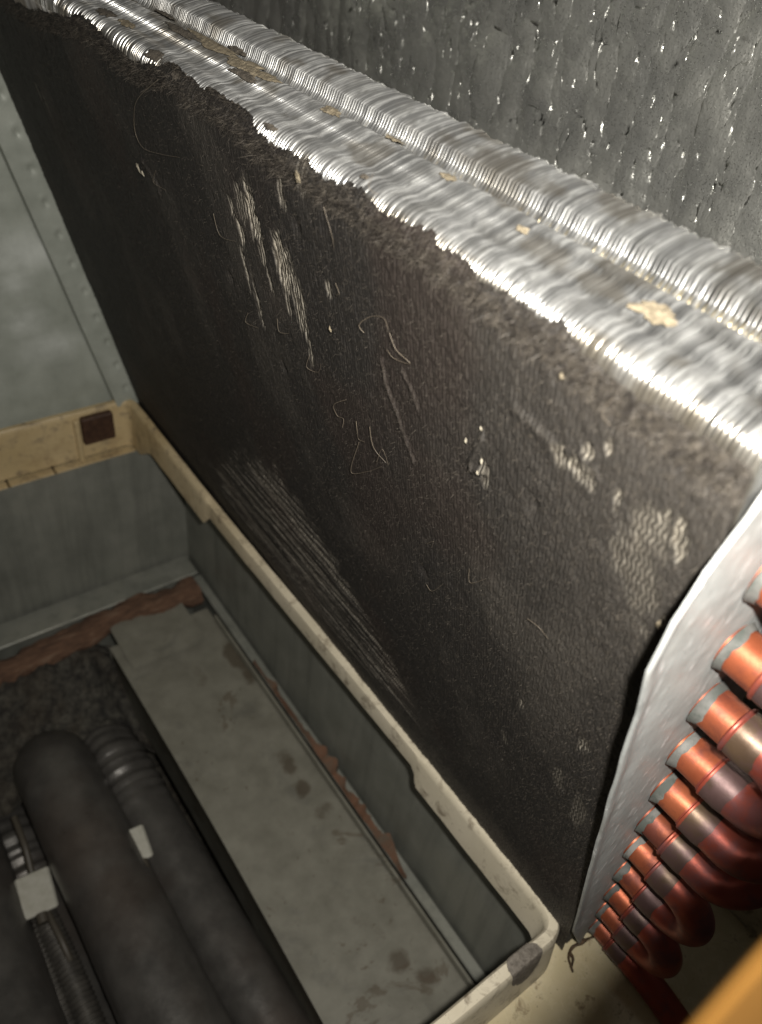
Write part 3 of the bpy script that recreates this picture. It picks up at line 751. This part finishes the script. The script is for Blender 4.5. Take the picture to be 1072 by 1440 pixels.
ridge([(208, 225), (228, 255), (232, 270)], .0008, .0016)
ridge([(690, 612), (672, 650), (690, 662)], .0010, .0014)
# pits
for px, r_ in (((424, 318), .0022), ((600, 800), .0022), ((755, 705), .0022), ((405, 515), .0018), ((330, 388), .0016)):
    s0, yq = on_face(*px); disp -= .0010 * np.exp(-(((Sg - s0) / (r_ * 1.6)) ** 2 + ((Yg - yq) / r_) ** 2))
edge_f = sstep(0, .012, top[:, None] - Sg)
thick = .0016 * (.25 + .75 * edge_f) + .0004 * np.exp(-((top[:, None] - Sg - .002) / .0016) ** 2) * (.3 + fbm(Yg * 150, Sg * 150, 130, 2))
depth = thick + disp
# wrap over the rounded fin corner at the top
over = np.clip(Sg - (HGT - .0042), 0, None)
tw = np.where(over > 0, .0045 - np.sqrt(np.clip(.0045 ** 2 - np.clip(over, 0, .0044) ** 2, 0, None)), 0) * .8
V = W(Sg, Yg, tw - depth)
Fg = grid_faces(ny, ns)
matob = mesh_obj('dust_mat', V, Fg[:, ::-1].copy(), M['mat'], coil)
me = matob.data
for nm, arr in (('bare', bare), ('dust_and_light', dust_and_light), ('ruddy', ruddy)):
    at = me.attributes.new(nm, 'FLOAT', 'POINT'); at.data.foreach_set('value', np.ascontiguousarray(arr, dtype=np.float32).ravel())
uvl = me.uv_layers.new(name='face'); li = np.zeros(len(me.loops), np.int32); me.loops.foreach_get('vertex_index', li)
uvl.data.foreach_set('uv', np.stack([Yg.ravel()[li], Sg.ravel()[li]], 1).astype(np.float32).ravel())
matob['label'] = 'thick black brown mat of lint and dirt clogging the coil face'
# --- fuzz standing off the mat, and a fringe along its torn edge
rng = np.random.default_rng(8)
def fuzz(name, N, ysel, ssel, lmin, lmax, wd, lift, mat):
    i = ysel(N); j = ssel(N)
    p0 = V[i, j]; ln = lmin + (lmax - lmin) * rng.random(N) ** 2
    an = rng.random(N) * 2 * np.pi; ca = np.cos(an)[:, None]; sa = np.sin(an)[:, None]
    dr = ca * SV + sa * YV
    lf = (lift * rng.random(N))[:, None]
    side_ = (-sa * SV + ca * YV) * wd * .5
    cv = ((rng.random(N) - .5) * 1.2)[:, None] * (-sa * SV + ca * YV)
    p1 = p0 + dr * ln[:, None] * .5 - NV * ln[:, None] * lf * .8 - NV * .0002 + cv * ln[:, None] * .25
    p2 = p0 + dr * ln[:, None] - NV * ln[:, None] * lf - NV * .0001
    VV = np.stack([p0 - side_, p0 + side_, p1 + side_ * .8, p1 - side_ * .8, p2 + side_ * .4, p2 - side_ * .4], 1)
    b = (np.arange(N) * 6)[:, None]
    ff = np.concatenate([b + np.array([0, 1, 2, 3]), b + np.array([3, 2, 4, 5])], 0)
    o = mesh_obj(name, VV.reshape(-1, 3), ff, mat, matob); o['kind'] = 'stuff'; return o
fuzz('lint_fuzz', 80000, lambda N: rng.integers(0, ny, N), lambda N: rng.integers(20, ns, N), 0.0005, .0024, .00007, .45, M['fuzz'])
fuzz('lint_fringe', 16000, lambda N: rng.integers(0, ny, N), lambda N: rng.integers(ns - 10, ns, N), .0008, .0040, .00008, .9, M['fuzz'])
# --- single hairs
HAIRS = [([(222, 112), (196, 138), (187, 165), (190, 190), (205, 208), (228, 217), (250, 222)], .00013), ([(219, 240), (218, 255), (232, 268)], .0001), ([(548, 468), (560, 490), (575, 512), (553, 505), (547, 490)], .00012),
         ([(512, 468), (508, 455), (520, 446), (538, 448), (549, 462)], .00013), ([(349, 440), (348, 452), (362, 462)], .00012), ([(390, 448), (395, 465), (405, 470)], .0001), ([(436, 498), (434, 515), (446, 524), (450, 512)], .0001),
         ([(472, 398), (480, 412), (470, 415)], .0001), ([(487, 562), (472, 568), (473, 585), (482, 590), (484, 600)], .00013), ([(501, 592), (505, 606), (503, 618), (511, 622)], .00013), ([(520, 600), (528, 628), (542, 652)], .00012),
         ([(505, 622), (496, 662), (515, 664), (535, 657)], .00013), ([(530, 650), (540, 630), (545, 655)], .0001), ([(600, 822), (610, 830), (622, 822)], .00012), ([(600, 765), (612, 760), (605, 772)], .0001), ([(455, 290), (470, 330), (468, 350)], .00009),
         ([(525, 245), (522, 262), (530, 275)], .00009), ([(660, 800), (664, 818), (682, 815)], .0001), ([(742, 870), (760, 880), (770, 900)], .0001), ([(300, 300), (312, 330), (330, 340)], .00009), ([(862, 560), (850, 580), (858, 600)], .00009)]
for px, r_ in HAIRS:
    P_ = spline([W(*on_face(x, y, -.003), -.0030 - .0006 * math.sin(i * 1.9)) for i, (x, y) in enumerate(px)], 46)
    mb = MB(); mb.tube(P_, r_ * .55 * np.linspace(1.1, .6, 46), 5); mb.build('hair', M['hair'], matob, smooth=True)
# --- pale flecks and torn bits
def fleck(px, rs, ry, hgt, seed, mat, t0=-.0026):
    s0, yq = on_face(*px)
    return lump('fleck', mat, lambda x, y, h: W(s0 + rs * x, yq + ry * y, t0 - h), 8, 40, hgt, seed, matob, .95)
for i, (px, rs, ry, m_) in enumerate([((204, 233), .0030, .0020, 'fleck'), ((210, 240), .0016, .0016, 'fleck'), ((690, 641), .0014, .0008, 'fleck'), ((668, 612), .0013, .0007, 'fleck'), ((684, 657), .0010, .0006, 'fleck'), ((806, 520), .0012, .0008, 'tuft'),
                                  ((476, 457), .0014, .0010, 'tuft'), ((432, 243), .0026, .002, 'tuft'), ((940, 868), .0022, .0008, 'tuft'), ((690, 470 + 125), .0009, .0006, 'fleck')]):
    fleck(px, rs * .55, ry * .55, .0003, 300 + i, M[m_])
# --- clods of lint lying on the fins
def clod(px, ry, rt, hgt, seed, mat, name='lint_clod'):
    yq, tq = on_top(*px)
    return lump(name, mat, lambda x, y, h: W(HGT + .0006 + h + prof(np.clip(tq + rt * y, 0, .041)) * .5, yq + ry * x, tq + rt * y), 10, 60, hgt * .35, seed, coil, .7)
for i, (px, ry, rt, hg, m_) in enumerate([((258, 48), .013, .0016, .002, 'tuft_dark'), ((235, 22), .007, .0014, .002, 'tuft_dark'), ((300, 65), .016, .0022, .0012, 'tuft'), ((345, 95), .010, .0028, .0012, 'tuft'), ((345, 108), .007, .0014, .0016, 'tuft_dark'), ((333, 68), .005, .0012, .0014, 'tuft_dark'), ((375, 110), .006, .0014, .0010, 'tuft'),
                                      ((468, 160), .0035, .0014, .0010, 'tuft'), ((555, 196), .0034, .0014, .0009, 'tuft'), ((735, 326), .0016, .0008, .0012, 'tuft'), ((922, 442), .0045, .0024, .0010, 'tuft'), ((513, 252), .0012, .0007, .001, 'tuft_dark'), ((380, 180), .0030, .0008, .001, 'tuft_dark'), ((630, 252), .0024, .001, .0006, 'tuft'), ((180, 35), .006, .0016, .0015, 'tuft'), ((150, 20), .006, .002, .0015, 'tuft_dark'), ((220, 78), .005, .002, .0012, 'tuft_dark'), ((250, 105), .004, .0015, .0012, 'tuft_dark')]):
    clod(px, ry, rt, hg, 400 + i, M[m_])
# --- near tube sheet
epx = [(1110, 628), (1072, 680), (1040, 725), (985, 800), (940, 870), (905, 940), (890, 1000), (870, 1060), (850, 1130), (825, 1220), (803, 1308), (812, 1326), (836, 1332)]
YP = -.0022
E_ = []
for x, y in epx:
    q_ = on_y(x, y, YP); E_.append((q_ @ SV, q_ @ NV))
E_ = np.array(E_); E_ = np.stack([np.interp(np.linspace(0, 12, 73), range(13), E_[:, k]) for k in (0, 1)], 1)
E_[:, 1] += .0002 * (fbm(np.linspace(0, 12, 73), 0 * E_[:, 0], 140, 2) - .5)
nb_ = 26; rows = []
for s_, t_ in E_:
    te = .044
    tv = t_ + (te - t_) * np.linspace(0, 1, nb_) ** 1.3
    rows.append(np.stack([np.full(nb_, s_), tv], 1))
rows = np.array(rows); Sg2, Tg2 = rows[..., 0], rows[..., 1]
bump_ = .0006 * (fbm(Sg2 * 60, Tg2 * 90, 141, 3) - .5) - .0016 * sstep(.006, 0, Tg2 - rows[:, :1, 1])
Vf = W(Sg2, YP + bump_, Tg2); Vb = W(Sg2, YP + bump_ + .0009, Tg2)
mb = MB(); mb.grid(Vf); mb.grid(Vb); mb.grid(np.stack([Vf[:, 0], Vb[:, 0]], 1)); mb.grid(np.stack([Vf[0], Vb[0]], 1)); mb.grid(np.stack([Vf[-1], Vb[-1]], 1))
mb.build('tube_sheet', M['plate'], coil, autosmooth=40)['label'] = 'bent grey steel end plate that the copper tubes pass through'
# --- far tube sheet flange with dimples
mb = MB()
fl = [(-.002, -.0155), (.262, -.0155), (.262, .004), (-.002, .004)]
nu, nv = 200, 24
s_ = np.linspace(-.004, .262, nu)[:, None]; t_ = np.linspace(-.0165, .004, nv)[None, :]
dimp = np.zeros((nu, nv))
dl = []
for i in range(13):
    cs = .012 + i * .0195; ct = -.0062 + .0006 * math.sin(i * 7)
    dimp -= .0012 * np.exp(-(((s_ - cs) / .0021) ** 2 + ((t_ - ct) / .0015) ** 2)) - .0004 * np.exp(-(((s_ - cs - .003) / .002) ** 2 + ((t_ - ct) / .002) ** 2))
yfl = LEN - .0022 + .0016 * (fbm(s_ * 40, t_ * 60, 151, 2) - .5) - dimp
tj = t_ + .0009 * (fbm(s_ * 120, s_ * 0, 152, 3) - .5) * sstep(-.004, .004, t_)
Vf = W(s_ + 0 * t_, yfl, tj)
mb.grid(Vf); mb.grid(np.stack([Vf[:, 0], Vf[:, 0] + [0, .0095, 0]], 1))
mb.build('end_flange', M['galv'], coil, autosmooth=50)['label'] = 'dimpled grey flange of the far end plate'
# --- copper stubs, collars and return bends
TC, S0 = .0182, -.0262
RT = .0055
def ring_y(mb, s, t, ys, rs, seg=24, cap=False):
    mb.tube(W(np.full(len(ys), s), np.array(ys), np.full(len(ys), t)), np.array(rs), seg, cap)
def stub(s, t, k, second=False):
    rj = random.Random(k * 3 + (50 if second else 0)); e_ = rj.uniform(-.0007, .0007); f_ = rj.uniform(.97, 1.03)
    mb = MB(); ring_y(mb, s, t, [.001, -.0015, -.0022, -.0100, -.0122 + e_], [RT * f_, RT * f_, RT * f_, RT * f_, RT * 1.02]); o = mb.build('stub', M['copper'], coil, autosmooth=40)
    # oxidised flare at the plate
    mb = MB(); n_ = 24; an = np.linspace(0, 2 * np.pi, n_, endpoint=False)
    jag = -.0006 + .0028 * fbm(np.cos(an) * 2 + k * 3, np.sin(an) * 2 + 7, 160 + k, 3)
    r0 = np.stack([W(s + (RT + .0011) * np.sin(an), YP - .0006 + 0 * an, t + (RT + .0011) * np.cos(an)), W(s + (RT + .0007) * np.sin(an), YP - .0012 + 0 * an, t + (RT + .0007) * np.cos(an)),
                   W(s + (RT + .00035) * np.sin(an), YP - .0022 + 0 * an, t + (RT + .00035) * np.cos(an)), W(s + (RT + .00012) * np.sin(an), YP - .0016 - jag, t + (RT + .00012) * np.cos(an))], 0)
    mb.grid(r0, True); mb.build('flare', M['oxide'], o, autosmooth=60)
    mb = MB(); ring_y(mb, s, t, [-.0113 + e_, -.0117 + e_, -.0122 + e_, -.0127 + e_], [RT + .0001, RT + .0009, RT + .0010, RT + .0006]); mb.build('collar', M['copper_red'], o, autosmooth=50)
    return o
def bend(pts, n, name='return_bend', seg=24):
    P_ = np.array(pts); mb = MB(); mb.tube(P_, RT + .0004, seg)
    return mb.build(name, M['copper_red'], coil, autosmooth=40)
def sleeve(s, t, parent, k):
    an = np.linspace(0, 2 * np.pi, 28, endpoint=False); e = -.0185 - .0016 * fbm(np.cos(an) * 1.5 + 4, np.sin(an) * 1.5 + k, 170 + k, 3)
    R1 = RT + .0008
    V_ = np.stack([W(s + R1 * np.sin(an), -.0126 + 0 * an, t + R1 * np.cos(an)), W(s + R1 * np.sin(an), -.0172 + 0 * an, t + R1 * np.cos(an)), W(s + (R1 - .0003) * np.sin(an), e, t + (R1 - .0003) * np.cos(an))], 0)
    mb = MB(); mb.grid(V_, True); mb.build('braze_joint', M['braze'], parent, autosmooth=50)
PR = .0254
sk = lambda k_: S0 + .003 + k_ * PR
NT_ = 12
for k_ in range(NT_): stub(sk(k_), TC, k_)
def u_bend(ka, kb):
    sa, sb = sk(ka), sk(kb); r_ = (sb - sa) / 2; mid_ = (sa + sb) / 2; ye = -.0185
    pts = [(sa, y_) for y_ in np.linspace(-.0115, ye, 6)] + [(mid_ - r_ * math.cos(t_), ye - r_ * .92 * math.sin(t_)) for t_ in np.linspace(0, math.pi, 30)[1:-1]] + [(sb, y_) for y_ in np.linspace(ye, -.0115, 6)]
    pts = np.array(pts)
    o = bend(W(pts[:, 0], pts[:, 1], np.full(len(pts), TC)), 0)
    sleeve(sa, TC, o, ka); sleeve(sb, TC, o, kb)
u_bend(1, 2); u_bend(3, 4); u_bend(7, 8); u_bend(9, 10)
def crossover(ka, ds):
    sa = sk(ka); ye = -.024; r_ = .0108
    pts = [(sa, y_, TC) for y_ in np.linspace(-.0115, ye, 8)] + [(sa + ds * (1 - math.cos(t_)) / 2, ye - r_ * math.sin(t_), TC + r_ * (1 - math.cos(t_))) for t_ in np.linspace(0, math.pi, 30)[1:-1]] + [(sa + ds, y_, TC + 2 * r_) for y_ in np.linspace(ye, -.0115, 8)]
    pts = np.array(pts)
    o = bend(W(pts[:, 0], pts[:, 1], pts[:, 2]), 0, 'crossover_bend')
    sleeve(sa, TC, o, ka); stub(sa + ds, TC + 2 * r_, ka, True)
ys_ = np.linspace(-.0115, -.052, 14); o = bend(W(np.full(14, sk(0)) - .010 * np.linspace(0, 1, 14) ** 3, ys_, np.full(14, TC)), 0, 'outlet_tube'); sleeve(sk(0), TC, o, 0)
crossover(5, .0127); crossover(6, .0127); crossover(11, -.0127)
tag(coil, 'slanted evaporator coil clogged with black lint, aluminium fins and copper return bends', 'coil'); adopt(coil)
for o in list(COL.objects):      # sub-parts: keep world placement under their parents
    if o.parent is not None and o.parent.parent == coil: pass

# ================================================================== blurred cabinet edge right in front of the lens
edge = empty('cabinet_edge', tuple(CAM + ray(1000, 1440) * .06))
def nearpt(x, y, d): return CAM + ray(x, y) / np.linalg.norm(ray(x, y)) * d
A_ = nearpt(912, 1536, .058); B_ = nearpt(1182, 1232, .058); dirn = (B_ - A_) / np.linalg.norm(B_ - A_)
fw = ray(1000, 1340); fw /= np.linalg.norm(fw); sd_ = np.cross(fw, dirn); sd_ /= np.linalg.norm(sd_)
if (sd_ @ (nearpt(1072, 1440, .066) - nearpt(960, 1340, .066))) < 0: sd_ = -sd_
def efr(v): return A_ + v[:, :1] * dirn + v[:, 1:2] * sd_ + v[:, 2:3] * fw
LL = np.linalg.norm(B_ - A_)
ud = .35 * sd_ + .937 * fw; nd_ = np.cross(dirn, ud)
if nd_ @ fw < 0: nd_ = -nd_
def efr(v): return A_ + v[:, :1] * dirn + v[:, 1:2] * ud + v[:, 2:3] * nd_
mb = MB(); mb.box((-.03, .0, .0), (LL + .03, .09, .0006), efr, .0002); mb.build('face', M['tan'], edge, autosmooth=30)
mb = MB(); mb.box((-.03, .0905, -.004), (LL + .03, .0925, .0006), efr, .0004); mb.build('return_lip', M['tan'], edge, autosmooth=30)
tag(edge, 'out of focus tan brown cabinet edge close beside the copper bends', 'cabinet edge'); adopt(edge)
